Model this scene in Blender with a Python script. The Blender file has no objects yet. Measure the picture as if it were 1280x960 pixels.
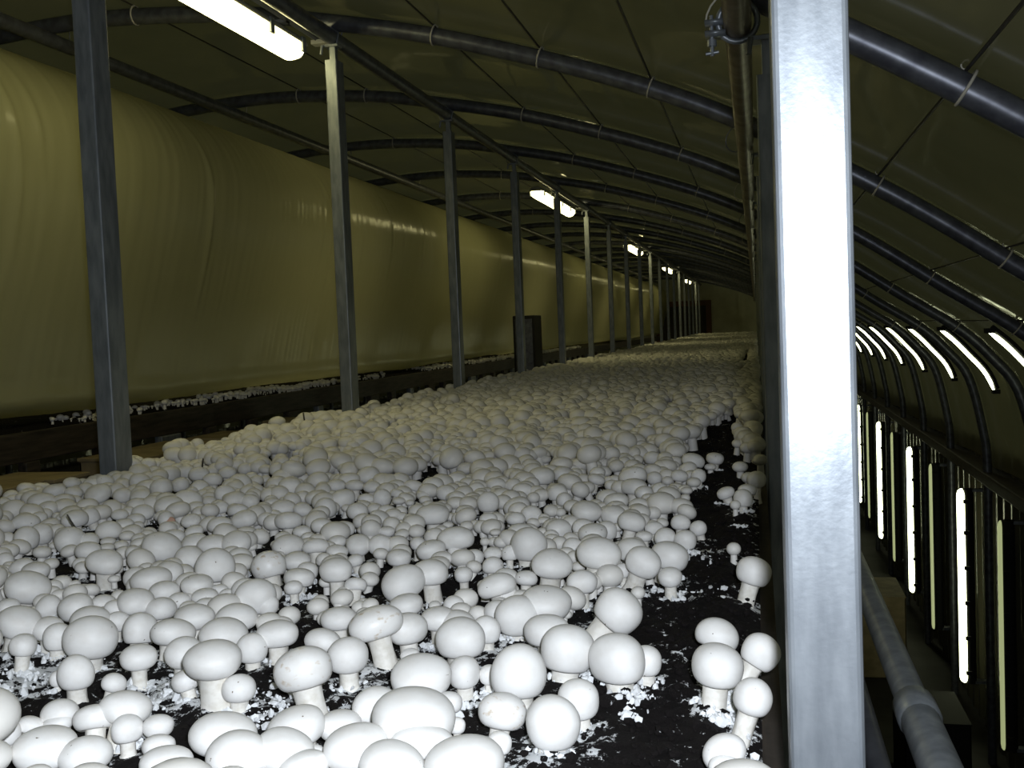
import bpy, bmesh, math, random
import numpy as np
from mathutils import Vector, Matrix

# ------------------------------------------------------------------ camera, light, exposure
CZ = 3.10                       # lens height above the floor
YAW, PITCH, ROLL, FPX = 0.2322565, -0.0505269, -0.04, 1300.0
scene = bpy.context.scene
cam = bpy.data.cameras.new('camera'); cam_o = bpy.data.objects.new('camera', cam)
scene.collection.objects.link(cam_o); scene.camera = cam_o
RM = (Matrix.Rotation(YAW, 3, 'Z') @ Matrix.Rotation(math.pi/2 + PITCH, 3, 'X') @ Matrix.Rotation(ROLL, 3, 'Z'))
cam_o.matrix_world = Matrix.Translation((0, 0, CZ)) @ RM.to_4x4()
cam.sensor_fit = 'HORIZONTAL'; cam.sensor_width = 36.0; cam.lens = FPX/1280*36.0
cam.clip_start = 0.02; cam.clip_end = 200

world = bpy.data.worlds.new('dark_surroundings'); scene.world = world; world.use_nodes = True
world.node_tree.nodes['Background'].inputs[0].default_value = (.7, .8, .6, 1)
world.node_tree.nodes['Background'].inputs[1].default_value = 0.13
FLASH_W = 40.0                  # the flash of the camera, just above the lens
LAMP_E = 8.0                   # ceiling lamps
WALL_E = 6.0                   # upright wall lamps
LAMP_COL = (1.0, .90, .42)
fl = bpy.data.lights.new('camera_flash', 'POINT'); fl.energy = FLASH_W; fl.color = (.90, .96, 1.04)
fl.shadow_soft_size = 0.012
fo = bpy.data.objects.new('camera_flash', fl); scene.collection.objects.link(fo); fo.location = (.032, -.01, CZ+.045)
scene.view_settings.view_transform = 'Standard'; scene.view_settings.look = 'None'
scene.view_settings.gamma = 1.0; scene.view_settings.use_curve_mapping = False
scene.view_settings.exposure = 0.0
scene.cycles.use_denoising = True
scene.cycles.max_bounces = 9; scene.cycles.diffuse_bounces = 6
scene.cycles.sample_clamp_indirect = 4.0

random.seed(7); rng = np.random.default_rng(11)

# ------------------------------------------------------------------ helpers
def link(o, parent=None):
    scene.collection.objects.link(o)
    if parent: o.parent = parent
    return o
def tag(o, label=None, cat=None, group=None, kind=None):
    if label: o['label'] = label
    if cat: o['category'] = cat
    if group: o['group'] = group
    if kind: o['kind'] = kind
    return o
def empty(name, loc):
    o = bpy.data.objects.new(name, None); o.location = loc; o.empty_display_size = .05
    return link(o)
def obj(name, bm, mat, parent=None, smooth=True, bevel=0):
    """bm holds world coordinates (H measured from the lens); parent empties carry a translation only"""
    me = bpy.data.meshes.new(name); bm.to_mesh(me); bm.free()
    me.materials.append(mat)
    for p in me.polygons: p.use_smooth = smooth
    o = bpy.data.objects.new(name, me); link(o, parent)
    if parent:
        off = Vector(parent.location); me.transform(Matrix.Translation(-off))
    else:                       # origin at the base of the thing
        co = np.array([v.co[:] for v in me.vertices]); c = (co.min(0)+co.max(0))/2; c[2] = co.min(0)[2]
        me.transform(Matrix.Translation(-Vector(c))); o.location = c
    if bevel:
        b = o.modifiers.new('bevel', 'BEVEL'); b.width = bevel; b.segments = 2; b.limit_method = 'ANGLE'
    return o
def box(bm, x0, x1, y0, y1, z0, z1):      # z given relative to lens height
    z0 += CZ; z1 += CZ
    v = [bm.verts.new(p) for p in ((x0,y0,z0),(x1,y0,z0),(x1,y1,z0),(x0,y1,z0),(x0,y0,z1),(x1,y0,z1),(x1,y1,z1),(x0,y1,z1))]
    for f in ((3,2,1,0),(4,5,6,7),(0,1,5,4),(1,2,6,5),(2,3,7,6),(3,0,4,7)): bm.faces.new([v[i] for i in f])
def tube(bm, pts, r, n=12, closed=False):
    pts = [Vector((p[0], p[1], p[2]+CZ)) for p in pts]; rings = []
    N = len(pts); up = None
    for i, p in enumerate(pts):
        a = pts[(i-1) % N] if (closed or i > 0) else p
        b = pts[(i+1) % N] if (closed or i < N-1) else p
        t = (b-a).normalized()
        if up is None:
            up = Vector((0,0,1)) if abs(t.z) < .9 else Vector((1,0,0))
        u = (up - t*up.dot(t)).normalized(); up = u; w = t.cross(u)
        rr = r[i] if hasattr(r, '__len__') else r
        rings.append([bm.verts.new(p + (u*math.cos(2*math.pi*k/n) + w*math.sin(2*math.pi*k/n))*rr) for k in range(n)])
    M = N if closed else N-1
    for i in range(M):
        A, B = rings[i], rings[(i+1) % N]
        for k in range(n): bm.faces.new((A[k], A[(k+1)%n], B[(k+1)%n], B[k]))
    if not closed:              # end discs on their own vertices keep the pipe's shading straight
        bm.faces.new([bm.verts.new(v.co) for v in rings[0][::-1]]); bm.faces.new([bm.verts.new(v.co) for v in rings[-1]])
def ring(bm, c, axis, R, r, n=16, m=6, squash=1.0, arc=1.0):
    axis = Vector(axis).normalized(); u = axis.orthogonal().normalized(); w = axis.cross(u)
    k = int(n*arc); P = [Vector(c) + (u*math.cos(2*math.pi*i/n)+w*math.sin(2*math.pi*i/n)*squash)*R for i in range(k)]
    tube(bm, [tuple(p) for p in P], r, m, closed=(arc == 1.0))
def grid_mesh(name, V, nu, nv, mat, parent=None, smooth=True):
    """V (nu*nv,3) relative to lens height"""
    V = np.array(V, float).copy(); V[:, 2] += CZ
    i, j = np.meshgrid(np.arange(nu-1), np.arange(nv-1), indexing='ij'); a = (i*nv+j).ravel()
    F = np.stack([a, a+nv, a+nv+1, a+1], 1)
    return np_mesh(name, V, F, mat, parent, smooth)
def np_mesh(name, V, F, mat, parent=None, smooth=True):
    me = bpy.data.meshes.new(name); k = F.shape[1]
    me.vertices.add(len(V)); me.vertices.foreach_set('co', V.astype(np.float32).ravel())
    me.loops.add(F.size); me.loops.foreach_set('vertex_index', F.astype(np.int32).ravel())
    me.polygons.add(len(F)); me.polygons.foreach_set('loop_start', np.arange(0, F.size, k, dtype=np.int32))
    me.polygons.foreach_set('loop_total', np.full(len(F), k, np.int32))
    me.polygons.foreach_set('use_smooth', np.full(len(F), smooth))
    me.update(calc_edges=True); me.materials.append(mat)
    return link(bpy.data.objects.new(name, me), parent)
def vnoise(x, y, seed=0):                 # smooth value noise in numpy, about -1..1
    x = np.asarray(x, float); y = np.asarray(y, float)
    xi = np.floor(x).astype(np.int64); yi = np.floor(y).astype(np.int64); fx = x-xi; fy = y-yi
    fx = fx*fx*(3-2*fx); fy = fy*fy*(3-2*fy)
    def h(a, b):
        n = (a*374761393 + b*668265263 + seed*974634777) & 0x7fffffff
        n = ((n ^ (n >> 13))*1274126177) & 0x7fffffff
        return ((n ^ (n >> 16)) & 0xffff)/32767.5 - 1
    return (h(xi,yi)*(1-fx)+h(xi+1,yi)*fx)*(1-fy) + (h(xi,yi+1)*(1-fx)+h(xi+1,yi+1)*fx)*fy
def fbm(x, y, o=4, seed=0):
    s = 0; a = 1
    for k in range(o): s = s + a*vnoise(x*2**k, y*2**k, seed+k*17); a *= .5
    return s/1.9

# ------------------------------------------------------------------ materials
def mat(name, col, rough=.5, metal=0., **kw):
    m = bpy.data.materials.new(name); m.use_nodes = True; b = m.node_tree.nodes['Principled BSDF']
    b.inputs['Base Color'].default_value = (*col, 1); b.inputs['Roughness'].default_value = rough; b.inputs['Metallic'].default_value = metal
    for k, v in kw.items(): b.inputs[k.replace('_', ' ')].default_value = v
    return m
def N(m, typ, **kw):
    n = m.node_tree.nodes.new(typ)
    for k, v in kw.items(): setattr(n, k, v)
    return n
def noise_mix(m, c1, c2, scale, lo=.4, hi=.6, detail=4, target='Base Color', coord='Object', vec_scale=None, rnd=False):
    """base colour between two colours by a noise"""
    nt = m.node_tree; L = nt.links.new; b = nt.nodes['Principled BSDF']
    tc = N(m, 'ShaderNodeTexCoord'); src = tc.outputs[coord]
    if vec_scale:
        mp = N(m, 'ShaderNodeMapping'); mp.inputs['Scale'].default_value = vec_scale; L(src, mp.inputs[0]); src = mp.outputs[0]
    if rnd:
        oi = N(m, 'ShaderNodeObjectInfo'); mu = N(m, 'ShaderNodeVectorMath', operation='SCALE'); L(oi.outputs['Location'], mu.inputs[0]); mu.inputs['Scale'].default_value = 37.0
        ad = N(m, 'ShaderNodeVectorMath', operation='ADD'); L(src, ad.inputs[0]); L(mu.outputs[0], ad.inputs[1]); src = ad.outputs[0]
    nz = N(m, 'ShaderNodeTexNoise'); nz.inputs['Scale'].default_value = scale; nz.inputs['Detail'].default_value = detail; L(src, nz.inputs['Vector'])
    rp = N(m, 'ShaderNodeValToRGB'); rp.color_ramp.elements[0].position = lo; rp.color_ramp.elements[1].position = hi
    rp.color_ramp.elements[0].color = (*c1, 1); rp.color_ramp.elements[1].color = (*c2, 1); L(nz.outputs['Fac'], rp.inputs[0])
    L(rp.outputs[0], b.inputs[target]); return nz, rp, src
def bump(m, scale, strength, dist=.002, vec_scale=None, detail=3):
    nt = m.node_tree; L = nt.links.new; b = nt.nodes['Principled BSDF']
    tc = N(m, 'ShaderNodeTexCoord'); mp = N(m, 'ShaderNodeMapping'); L(tc.outputs['Object'], mp.inputs[0])
    if vec_scale: mp.inputs['Scale'].default_value = vec_scale
    nz = N(m, 'ShaderNodeTexNoise'); nz.inputs['Scale'].default_value = scale; nz.inputs['Detail'].default_value = detail; L(mp.outputs[0], nz.inputs['Vector'])
    bp = N(m, 'ShaderNodeBump'); bp.inputs['Strength'].default_value = strength; bp.inputs['Distance'].default_value = dist
    L(nz.outputs['Fac'], bp.inputs['Height']); L(bp.outputs[0], b.inputs['Normal'])
GALV = mat('galvanised_steel', (.36,.39,.43), .38, .45); noise_mix(GALV, (.17,.19,.215), (.27,.295,.325), 60, .35, .65, 5, vec_scale=(1,1,.25)); bump(GALV, 220, .25, .0005)
PIPE = mat('dull_steel_pipe', (.20,.215,.25), .38, .6); noise_mix(PIPE, (.10,.105,.13), (.17,.18,.21), 30, .35, .65, 4)
RUSTPIPE = mat('browned_pipe', (.16,.12,.08), .4, .4); noise_mix(RUSTPIPE, (.10,.075,.05), (.26,.22,.17), 18, .35, .7, 5)
TIE = mat('pale_tie', (.45,.43,.36), .5)
WIRE = mat('dark_wire', (.05,.045,.035), .5, .3)
ROOF = mat('roof_film', (.10,.095,.05), .07); noise_mix(ROOF, (.15,.14,.08), (.24,.225,.13), 3, .3, .7, 4); bump(ROOF, 4, .12, .012, None, 2)
def translucent(m, col, fac):
    nt = m.node_tree; b = nt.nodes['Principled BSDF']; out = nt.nodes['Material Output']
    tr = N(m, 'ShaderNodeBsdfTranslucent'); tr.inputs[0].default_value = (*col, 1)
    mx = N(m, 'ShaderNodeMixShader'); mx.inputs[0].default_value = fac
    nt.links.new(b.outputs[0], mx.inputs[1]); nt.links.new(tr.outputs[0], mx.inputs[2]); nt.links.new(mx.outputs[0], out.inputs[0])
translucent(ROOF, (.31,.285,.16), .4)
WALLF = mat('wall_film', (.08,.075,.05), .22); bump(WALLF, 4, .3, .01)
BAG = mat('white_polythene', (.60,.585,.42), .24); noise_mix(BAG, (.56,.55,.32), (.62,.61,.37), 2, .3, .7, 3); bump(BAG, 30, .25, .002, (1,1,.25))
translucent(BAG, (.85,.83,.55), .45)
WOODD = mat('dark_wet_board', (.035,.028,.022), .6); noise_mix(WOODD, (.012,.01,.008), (.06,.047,.036), 14, .3, .7, 6, vec_scale=(6,.6,6)); bump(WOODD, 60, .5, .002)
CARD = mat('brown_cardboard', (.30,.24,.13), .8); noise_mix(CARD, (.19,.15,.085), (.26,.21,.12), 10)
CONC = mat('damp_concrete', (.09,.085,.07), .75); noise_mix(CONC, (.008,.007,.006), (.022,.02,.017), 4)
ENDW = mat('end_wall_board', (.30,.30,.22), .6); noise_mix(ENDW, (.55,.54,.40), (.65,.64,.48), 3)
BROWN = mat('brown_door_frame', (.16,.07,.03), .6)
BLUE = mat('blue_plastic', (.02,.025,.12), .4)
BLACKP = mat('black_plastic', (.008,.008,.009), .8)
WHITEP = mat('chipped_white_paint', (.6,.62,.62), .5); noise_mix(WHITEP, (.22,.09,.04), (.62,.64,.64), 45, .36, .44, 6)
LAMPB = mat('grey_lamp_body', (.33,.33,.3), .5)
def emis(name, col, s):
    m = mat(name, (.8,.8,.75), .4); b = m.node_tree.nodes['Principled BSDF']
    b.inputs['Emission Color'].default_value = (*col, 1); b.inputs['Emission Strength'].default_value = s; return m
GLOW = emis('lit_diffuser', LAMP_COL, LAMP_E)
GLOWV = emis('lit_wall_diffuser_and_streak', (.95,1.0,.62), WALL_E)  # upright wall lamps, and the imitated reflections on the roof curve
GLOWD = emis('wall_reflection_glow', (.85,.95,.45), WALL_E*.06)  # weak glow imitating the wall lamps' reflections in the wall film

CAPM = mat('mushroom_cap', (.80,.79,.76), .58)
def cap_material(m, extra=None):
    nt = m.node_tree; L = nt.links.new; b = nt.nodes['Principled BSDF']
    nz, rp, src = noise_mix(m, (.78,.765,.74), (.85,.845,.83), 3.0, .3, .6, 3, rnd=True)
    n2 = N(m, 'ShaderNodeTexNoise'); n2.inputs['Scale'].default_value = 5.5; n2.inputs['Detail'].default_value = 2; L(src, n2.inputs['Vector'])
    r2 = N(m, 'ShaderNodeValToRGB'); e = r2.color_ramp.elements; e[0].position = .745; e[1].position = .775; e[0].color = (0,0,0,1); e[1].color = (1,1,1,1)
    if extra: e[0].position, e[1].position = extra
    L(n2.outputs['Fac'], r2.inputs[0])
    mx = N(m, 'ShaderNodeMix', data_type='RGBA'); L(r2.outputs[0], mx.inputs[0]); L(rp.outputs[0], mx.inputs[6]); mx.inputs[7].default_value = (.56,.46,.34,1) if extra else (.16,.12,.08,1)
    L(mx.outputs[2], b.inputs['Base Color'])
    b.inputs['Subsurface Weight'].default_value = .0
cap_material(CAPM)
CAPB = mat('spotted_mushroom_cap', (.8,.79,.76), .42); cap_material(CAPB, (.60,.76))
STEM = mat('mushroom_stem', (.78,.76,.70), .6); noise_mix(STEM, (.68,.65,.58), (.82,.80,.75), 6, .3, .6, 4, rnd=True)
CUTM = mat('cut_mushroom_flesh', (.62,.38,.28), .6)
MASSM = mat('mushroom_mass', (.78,.765,.73), .55)
SOIL = mat('black_casing_soil', (.012,.009,.009), .85)
def soil_material(m):
    nt = m.node_tree; L = nt.links.new; b = nt.nodes['Principled BSDF']
    g = N(m, 'ShaderNodeNewGeometry')
    n1 = N(m, 'ShaderNodeTexNoise'); n1.inputs['Scale'].default_value = 70; n1.inputs['Detail'].default_value = 6; n1.inputs['Roughness'].default_value = .74; L(g.outputs['Position'], n1.inputs['Vector'])
    n2 = N(m, 'ShaderNodeTexNoise'); n2.inputs['Scale'].default_value = 9; n2.inputs['Detail'].default_value = 2; L(g.outputs['Position'], n2.inputs['Vector'])
    at = N(m, 'ShaderNodeAttribute'); at.attribute_name = 'mycelium'
    a1 = N(m, 'ShaderNodeMath', operation='MULTIPLY_ADD'); L(n2.outputs['Fac'], a1.inputs[0]); a1.inputs[1].default_value = .35; L(n1.outputs['Fac'], a1.inputs[2])
    a2 = N(m, 'ShaderNodeMath', operation='ADD'); L(a1.outputs[0], a2.inputs[0]); L(at.outputs['Fac'], a2.inputs[1])
    rp = N(m, 'ShaderNodeValToRGB'); e = rp.color_ramp.elements; e[0].position = .82; e[1].position = .86
    e[0].color = (.0055,.004,.004,1); e[1].color = (.80,.82,.84,1); L(a2.outputs[0], rp.inputs[0]); L(rp.outputs[0], b.inputs['Base Color'])
    bp = N(m, 'ShaderNodeBump'); bp.inputs['Strength'].default_value = .8; bp.inputs['Distance'].default_value = .006; b.inputs['Specular IOR Level'].default_value = .2; L(n1.outputs['Fac'], bp.inputs['Height']); L(bp.outputs[0], b.inputs['Normal'])
soil_material(SOIL)

# ------------------------------------------------------------------ the tunnel: hoops, film, walls, floor
PITCHY = 1.38; POSTY = [.66 + PITCHY*k for k in range(20)]; YEND = 28.0; Y0 = -2.1
def hoop_profile():
    """(X,H) of the hoop centre line from left wall foot to right wall foot"""
    pts = []
    ctrl = [(1.50,-3.1),(1.50,-1.9),(1.50,-1.05),(1.47,-.76),(1.39,-.43),(1.26,-.25),(1.10,-.09),(.80,.115),(.43,.37),(.0,.62),(-.31,.765),(-.67,.895),(-1.05,1.01),(-1.38,1.085),(-1.72,1.15),(-2.08,1.185),(-2.35,1.195)]
    C = ctrl + [(-4.7-x, z) for x, z in ctrl[::-1][1:]]
    C = [Vector((x, z)) for x, z in C]
    for i in range(len(C)-1):
        p0 = C[max(i-1,0)]; p1 = C[i]; p2 = C[i+1]; p3 = C[min(i+2,len(C)-1)]
        for k in range(5):
            t = k/5
            q = .5*((2*p1)+(p2-p0)*t+(2*p0-5*p1+4*p2-p3)*t*t+(3*p1-p0-3*p2+p3)*t**3); pts.append((q.x, q.y))
    pts.append((C[-1].x, C[-1].y)); return np.array(pts)
HP = hoop_profile()
def hoop_H(x):
    top = HP[(HP[:,1] > -.6)]; o = np.argsort(top[:,0]); return float(np.interp(x, top[o,0], top[o,1]))
d = np.gradient(HP, axis=0); nrm = np.stack([d[:,1], -d[:,0]], 1); nrm /= np.linalg.norm(nrm, axis=1)[:,None]
if nrm[len(HP)//2,1] < 0: nrm = -nrm       # outward
S = np.concatenate([[0], np.cumsum(np.linalg.norm(np.diff(HP, axis=0), axis=1))])
def film(name, i0, i1, material, off=.036, bulge=.05, wr=.006):
    s = np.arange(S[i0], S[i1], .04); px = np.interp(s, S, HP[:,0]); pz = np.interp(s, S, HP[:,1])
    nx = np.interp(s, S, nrm[:,0]); nz = np.interp(s, S, nrm[:,1])
    ys = np.arange(Y0, YEND+.01, PITCHY/14)
    SS, YY = np.meshgrid(s, ys, indexing='ij')
    ph = ((YY - POSTY[0])/PITCHY) % 1.0
    D = off + bulge*np.sin(np.pi*ph)**.8 + wr*fbm(SS*1.6, YY*6, 3, 5)*np.sin(np.pi*ph) + wr*.8*fbm(SS*5, YY*2, 2, 9)*np.sin(np.pi*ph)
    V = np.stack([px[:,None]+nx[:,None]*D, YY, pz[:,None]+nz[:,None]*D], -1).reshape(-1,3)
    return grid_mesh(name, V, len(s), len(ys), material)
iw = int(np.argmax(HP[:,1] > -1.12)); iw2 = len(HP)-1-iw
tag(film('ceiling', iw, iw2, ROOF), kind='structure')
# lower side walls: upright corrugated sheet
for nm, x, sg in (('wall_right', 1.61, 1), ('wall_left', -6.31, -1)):
    ys = np.arange(Y0, YEND, .0115*2); zs = np.linspace(-3.1, -0.92, 6)
    ZZ, YY = np.meshgrid(zs, ys, indexing='ij')
    prof = .018*np.clip(1.8*np.sin(2*np.pi*YY/.23), -1, 1)
    V = np.stack([x + sg*prof + 0*ZZ, YY, ZZ], -1).reshape(-1,3)
    tag(grid_mesh(nm, V, len(zs), len(ys), WALLF), kind='structure')
bm = bmesh.new(); box(bm, -6.6, 1.9, Y0, YEND+.3, -3.2, -3.1); tag(obj('floor', bm, CONC, smooth=False), kind='structure')
bm = bmesh.new(); box(bm, -6.6, 1.9, YEND, YEND+.1, -3.1, 1.5); tag(obj('wall_back', bm, ENDW, smooth=False), kind='structure')
bm = bmesh.new(); box(bm, -6.6, 1.9, Y0-.1, Y0, -3.1, 1.5); tag(obj('wall_front', bm, ENDW, smooth=False), kind='structure')
bm = bmesh.new(); box(bm, 1.46, 1.64, Y0, YEND, -1.16, -1.08); tag(obj('trim_1', bm, WOODD, smooth=False, bevel=.008), kind='structure')
bm = bmesh.new(); box(bm, -6.34, -6.16, Y0, YEND, -1.16, -1.08); tag(obj('trim_3', bm, WOODD, smooth=False, bevel=.008), kind='structure')
bm = bmesh.new(); box(bm, -1.28, -1.14, YEND-.06, YEND, -3.1, .62); box(bm, -2.6, -2.46, YEND-.06, YEND, -3.1, .62); box(bm, -2.46, -1.28, YEND-.06, YEND, .48, .62); tag(obj('trim_2', bm, BROWN, smooth=False), kind='structure')
bm = bmesh.new(); box(bm, -2.46, -1.28, YEND-.04, YEND, -3.1, .48); tag(obj('door_1', bm, WOODD, smooth=False), kind='structure')

ORD = ['nearest','second','third','fourth','fifth','sixth','seventh','eighth','ninth','tenth','eleventh','twelfth','thirteenth','fourteenth','fifteenth','sixteenth','seventeenth','eighteenth','nineteenth','twentieth','twenty-first']
WIREX = [-2.9,-2.15,-1.80,-1.03,-.67,-.31,.38,.74,1.08]
def hoop(y, k):
    t = empty('roof_hoop', (-2.35, y, 0)); bm = bmesh.new(); tube(bm, [(x, y, z) for x, z in HP], .029, 14); obj('hoop_pipe', bm, PIPE, t)
    if k < 9:
        for x in WIREX:
            bm = bmesh.new(); z = hoop_H(x); a = Vector((1, 0, (hoop_H(x+.02)-hoop_H(x-.02))/.04)); ring(bm, (x, y, z+.004), a, .0335, .0032, 16, 6)
            ring(bm, (x+.0, y, z+.045), (0,1,0), .008, .0018, 10, 5); obj('tie', bm, TIE, t)
    tag(t, f'curved grey steel roof hoop, {ORD[k]} one back from the camera', 'roof hoop', 'curved pipe hoops carrying the roof film')
for k, y in enumerate(POSTY): hoop(y, k)
for j, x in enumerate(WIREX):
    bm = bmesh.new(); z = hoop_H(x)+.035
    n = 80; P = []
    for i in range(n+1):
        y = Y0 + (YEND-Y0)*i/n; P.append((x, y, z))
    tube(bm, P, .0035, 6)
    nmx = ['leftmost thin dark roof wire, over the film tunnel', 'thin dark roof wire left of the ceiling lamps, second from left', 'thin dark roof wire above the ceiling lamps on their left', 'thin dark roof wire just right of the left post tops', 'thin dark roof wire crossing the middle of the roof', 'thin dark roof wire nearest left of the brownish pipe', 'thin dark roof wire just right of the near bright post', 'thin dark roof wire, second right of the near bright post', 'thin dark roof wire lowest down the right roof curve'][j]
    tag(obj('roof_wire', bm, WIRE), nmx, 'wire', 'lengthwise wires under the roof film')

def purlin(x, h, material, label, r=.026):
    t = empty('roof_pipe', (x, Y0, 0)); bm = bmesh.new(); tube(bm, [(x, Y0+(YEND-Y0)*i/20, h) for i in range(21)], r, 14); obj('pipe', bm, material, t)
    for k, y in enumerate(POSTY[:9]):
        bm = bmesh.new(); z = hoop_H(x)
        ring(bm, (x-.02, y+.045, (h+z)/2), (.3,1,.1), .048, .0022, 18, 6, .8)
        obj('wire_tie', bm, TIE if k % 2 else PIPE, t)
    return tag(t, label, 'pipe')
PL = [(-2.47, 1.125), (-1.395, 1.035), (-.018, .555)]
purlin(*PL[0], PIPE, 'long dark roof pipe running back above the film tunnel on the left')
p2 = purlin(*PL[1], PIPE, 'long dark roof pipe running back over the left row of post tops')
p3 = purlin(*PL[2], RUSTPIPE, 'long brownish roof pipe running back just left of the near bright post')
# bolted clamp at the near crossing, left of the bright post
y = POSTY[1]
cl = bmesh.new(); ring(cl, (-.018, y-.02, .56), (0,1,.2), .036, .006, 20, 8); box(cl, -.078, -.04, y-.045, y+.0, .555, .562); box(cl, -.078, -.04, y-.045, y+.0, .535, .542)
tube(cl, [(-.066, y-.022, .575), (-.066, y-.022, .50)], .004, 8); tube(cl, [(-.066, y-.022, .53), (-.066, y-.022, .518)], .009, 6); tube(cl, [(-.078, y-.022, .505), (-.054, y-.022, .507)], .0035, 6)
c = obj('clamp', cl, GALV, p3); c['label'] = 'bolted galvanised clamp'

# ------------------------------------------------------------------ posts
def post(x, y, htop, hpipe, label, near=False, row='left'):
    t = empty('steel_post', (x, y, 0)); w, dd, th = .0215, .0325, .0025
    bm = bmesh.new()                                   # box section, open at the top
    X = [x-w, x+w]; Y = [y-dd, y+dd]
    z0, z1 = -3.1+CZ, htop+CZ
    def rect(z, q, inner):
        a = q if not inner else q
        r = .004; P = []
        for (sx, sy, a0) in ((1,-1,-90),(1,1,0),(-1,1,90),(-1,-1,180)):
            for k in range(4):
                an = math.radians(a0 + 30*k); P.append(bm.verts.new((x+sx*(w-r-a)+r*math.cos(an), y+sy*(dd-r-a)+r*math.sin(an), z)))
        return P
    A = rect(z0, 0, 0); B = rect(z1, 0, 0); Ci = rect(z1, th, 1); Di = rect(z1-.2, th, 1); n = len(A)
    for P, Q in ((A, B), (B, Ci), (Ci, Di)):
        for i in range(n): bm.faces.new((P[i], P[(i+1)%n], Q[(i+1)%n], Q[i]))
    bm.faces.new(Di); bm.faces.new(A[::-1])
    o = obj('post_tube', bm, GALV, t, smooth=False)
    bm = bmesh.new(); box(bm, x-.011, x+.011, y-.012, y+.012, htop-.18, hpipe-.02); obj('inner_bar', bm, GALV, t, smooth=False, bevel=.002)
    bm = bmesh.new(); box(bm, x-.028, x+.024, y-.02, y+.02, hpipe-.032, hpipe-.024); tube(bm, [(x-.03, y-.025, hpipe-.028), (x-.034, y-.03, hpipe-.06)], .005, 8); tube(bm, [(x+.02, y-.02, hpipe-.028), (x+.03, y-.02, hpipe+.01), (x+.0, y-.02, hpipe+.032)], .003, 6); obj('saddle', bm, GALV, t, smooth=False)
    return tag(t, label, 'post', 'left row of steel posts' if row == 'left' else 'right row of steel posts')
for k, y in enumerate(POSTY):
    if k > 0:
        nm = 'square galvanised steel post along the left bed edge, ' + (ORD[k-1] + ' from the camera' if k < 10 else ORD[k-1] + ' from the front, far off')
        post(-1.395, y, .955, PL[1][1], nm)
    if k == 0: lb = 'bright flash-lit galvanised post in the right foreground, full picture height'
    elif k == 1: lb = 'dark post hidden partly behind the bright foreground post, showing its left strip'
    else: lb = f'{ORD[k]} post of the right row, behind the bright foreground post'
    post(.0345, y, .456, PL[2][1], lb, row='right')

# ------------------------------------------------------------------ lamps
def ceiling_lamp(yb, k, x=-1.535, h=1.005, label=None, glow=None):
    L = 1.45; y0 = yb-L
    t = empty('ceiling_lamp', (x, y0, 0))
    bm = bmesh.new(); n = 12                          # housing above, diffuser below
    def shell(a0, a1, rx, rz, zc, ya, yb, taper):
        rings = []
        for (yy, s) in ((ya, taper), (ya+.03, 1), (yb-.03, 1), (yb, taper)):
            rings.append([bm.verts.new((x+math.cos(a0+(a1-a0)*i/n)*rx*s, yy, CZ+zc+math.sin(a0+(a1-a0)*i/n)*rz*s)) for i in range(n+1)])
        for A, B in zip(rings, rings[1:]):
            for i in range(n): bm.faces.new((A[i], A[i+1], B[i+1], B[i]))
            bm.faces.new((A[n], A[0], B[0], B[n]))
        bm.faces.new(rings[0][::-1]); bm.faces.new(rings[-1])
    shell(0, math.pi, .052, .035, h+.012, y0, yb, .9); obj('housing', bm, LAMPB, t)
    bm = bmesh.new(); shell(-math.pi, 0, .050, .052, h+.01, y0+.012, yb-.012, .8); obj('diffuser', bm, glow or GLOW, t)
    for f in (.04, .3, .55, .8, .965):
        for s in (-1, 1):
            bm = bmesh.new(); yy = y0+L*f; box(bm, x+s*.052-.005, x+s*.052+.005, yy-.013, yy+.013, h-.02, h+.03); obj('clip', bm, GALV, t, smooth=False, bevel=.002)
    if label:
        bm = bmesh.new(); box(bm, x-.01, x+.01, y0+.2, y0+.22, h+.04, 1.04+.0); box(bm, x-.01, x+.01, yb-.22, yb-.2, h+.04, 1.04); obj('hanger', bm, GALV, t)
        return tag(t, label, 'lamp', 'added unseen strip lamps inside the polythene tunnel')
    bm = bmesh.new(); box(bm, x+.045, x+.06, y0, yb+.12, h+.052, h+.056); box(bm, x+.056, x+.06, y0, yb+.12, h+.04, h+.056); box(bm, x-.01, x+.06, yb-.2, yb-.17, h+.04, h+.05); box(bm, x+.04, -1.40, yb+.04, yb+.08, h+.03, h+.045)
    obj('mounting_rail', bm, LAMPB, t, smooth=False)
    bm = bmesh.new(); ring(bm, (x, yb+.012, h+.0), (0,1,.2), .022, .0025, 14, 6); obj('end_hook', bm, GALV, t)
    return tag(t, f'lit ceiling strip lamp beside the left post tops, {ORD[k]} from the camera', 'lamp', 'lit strip lamps under the roof')
for k in range(5): ceiling_lamp(3.42 + 5.52*k, k)

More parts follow.
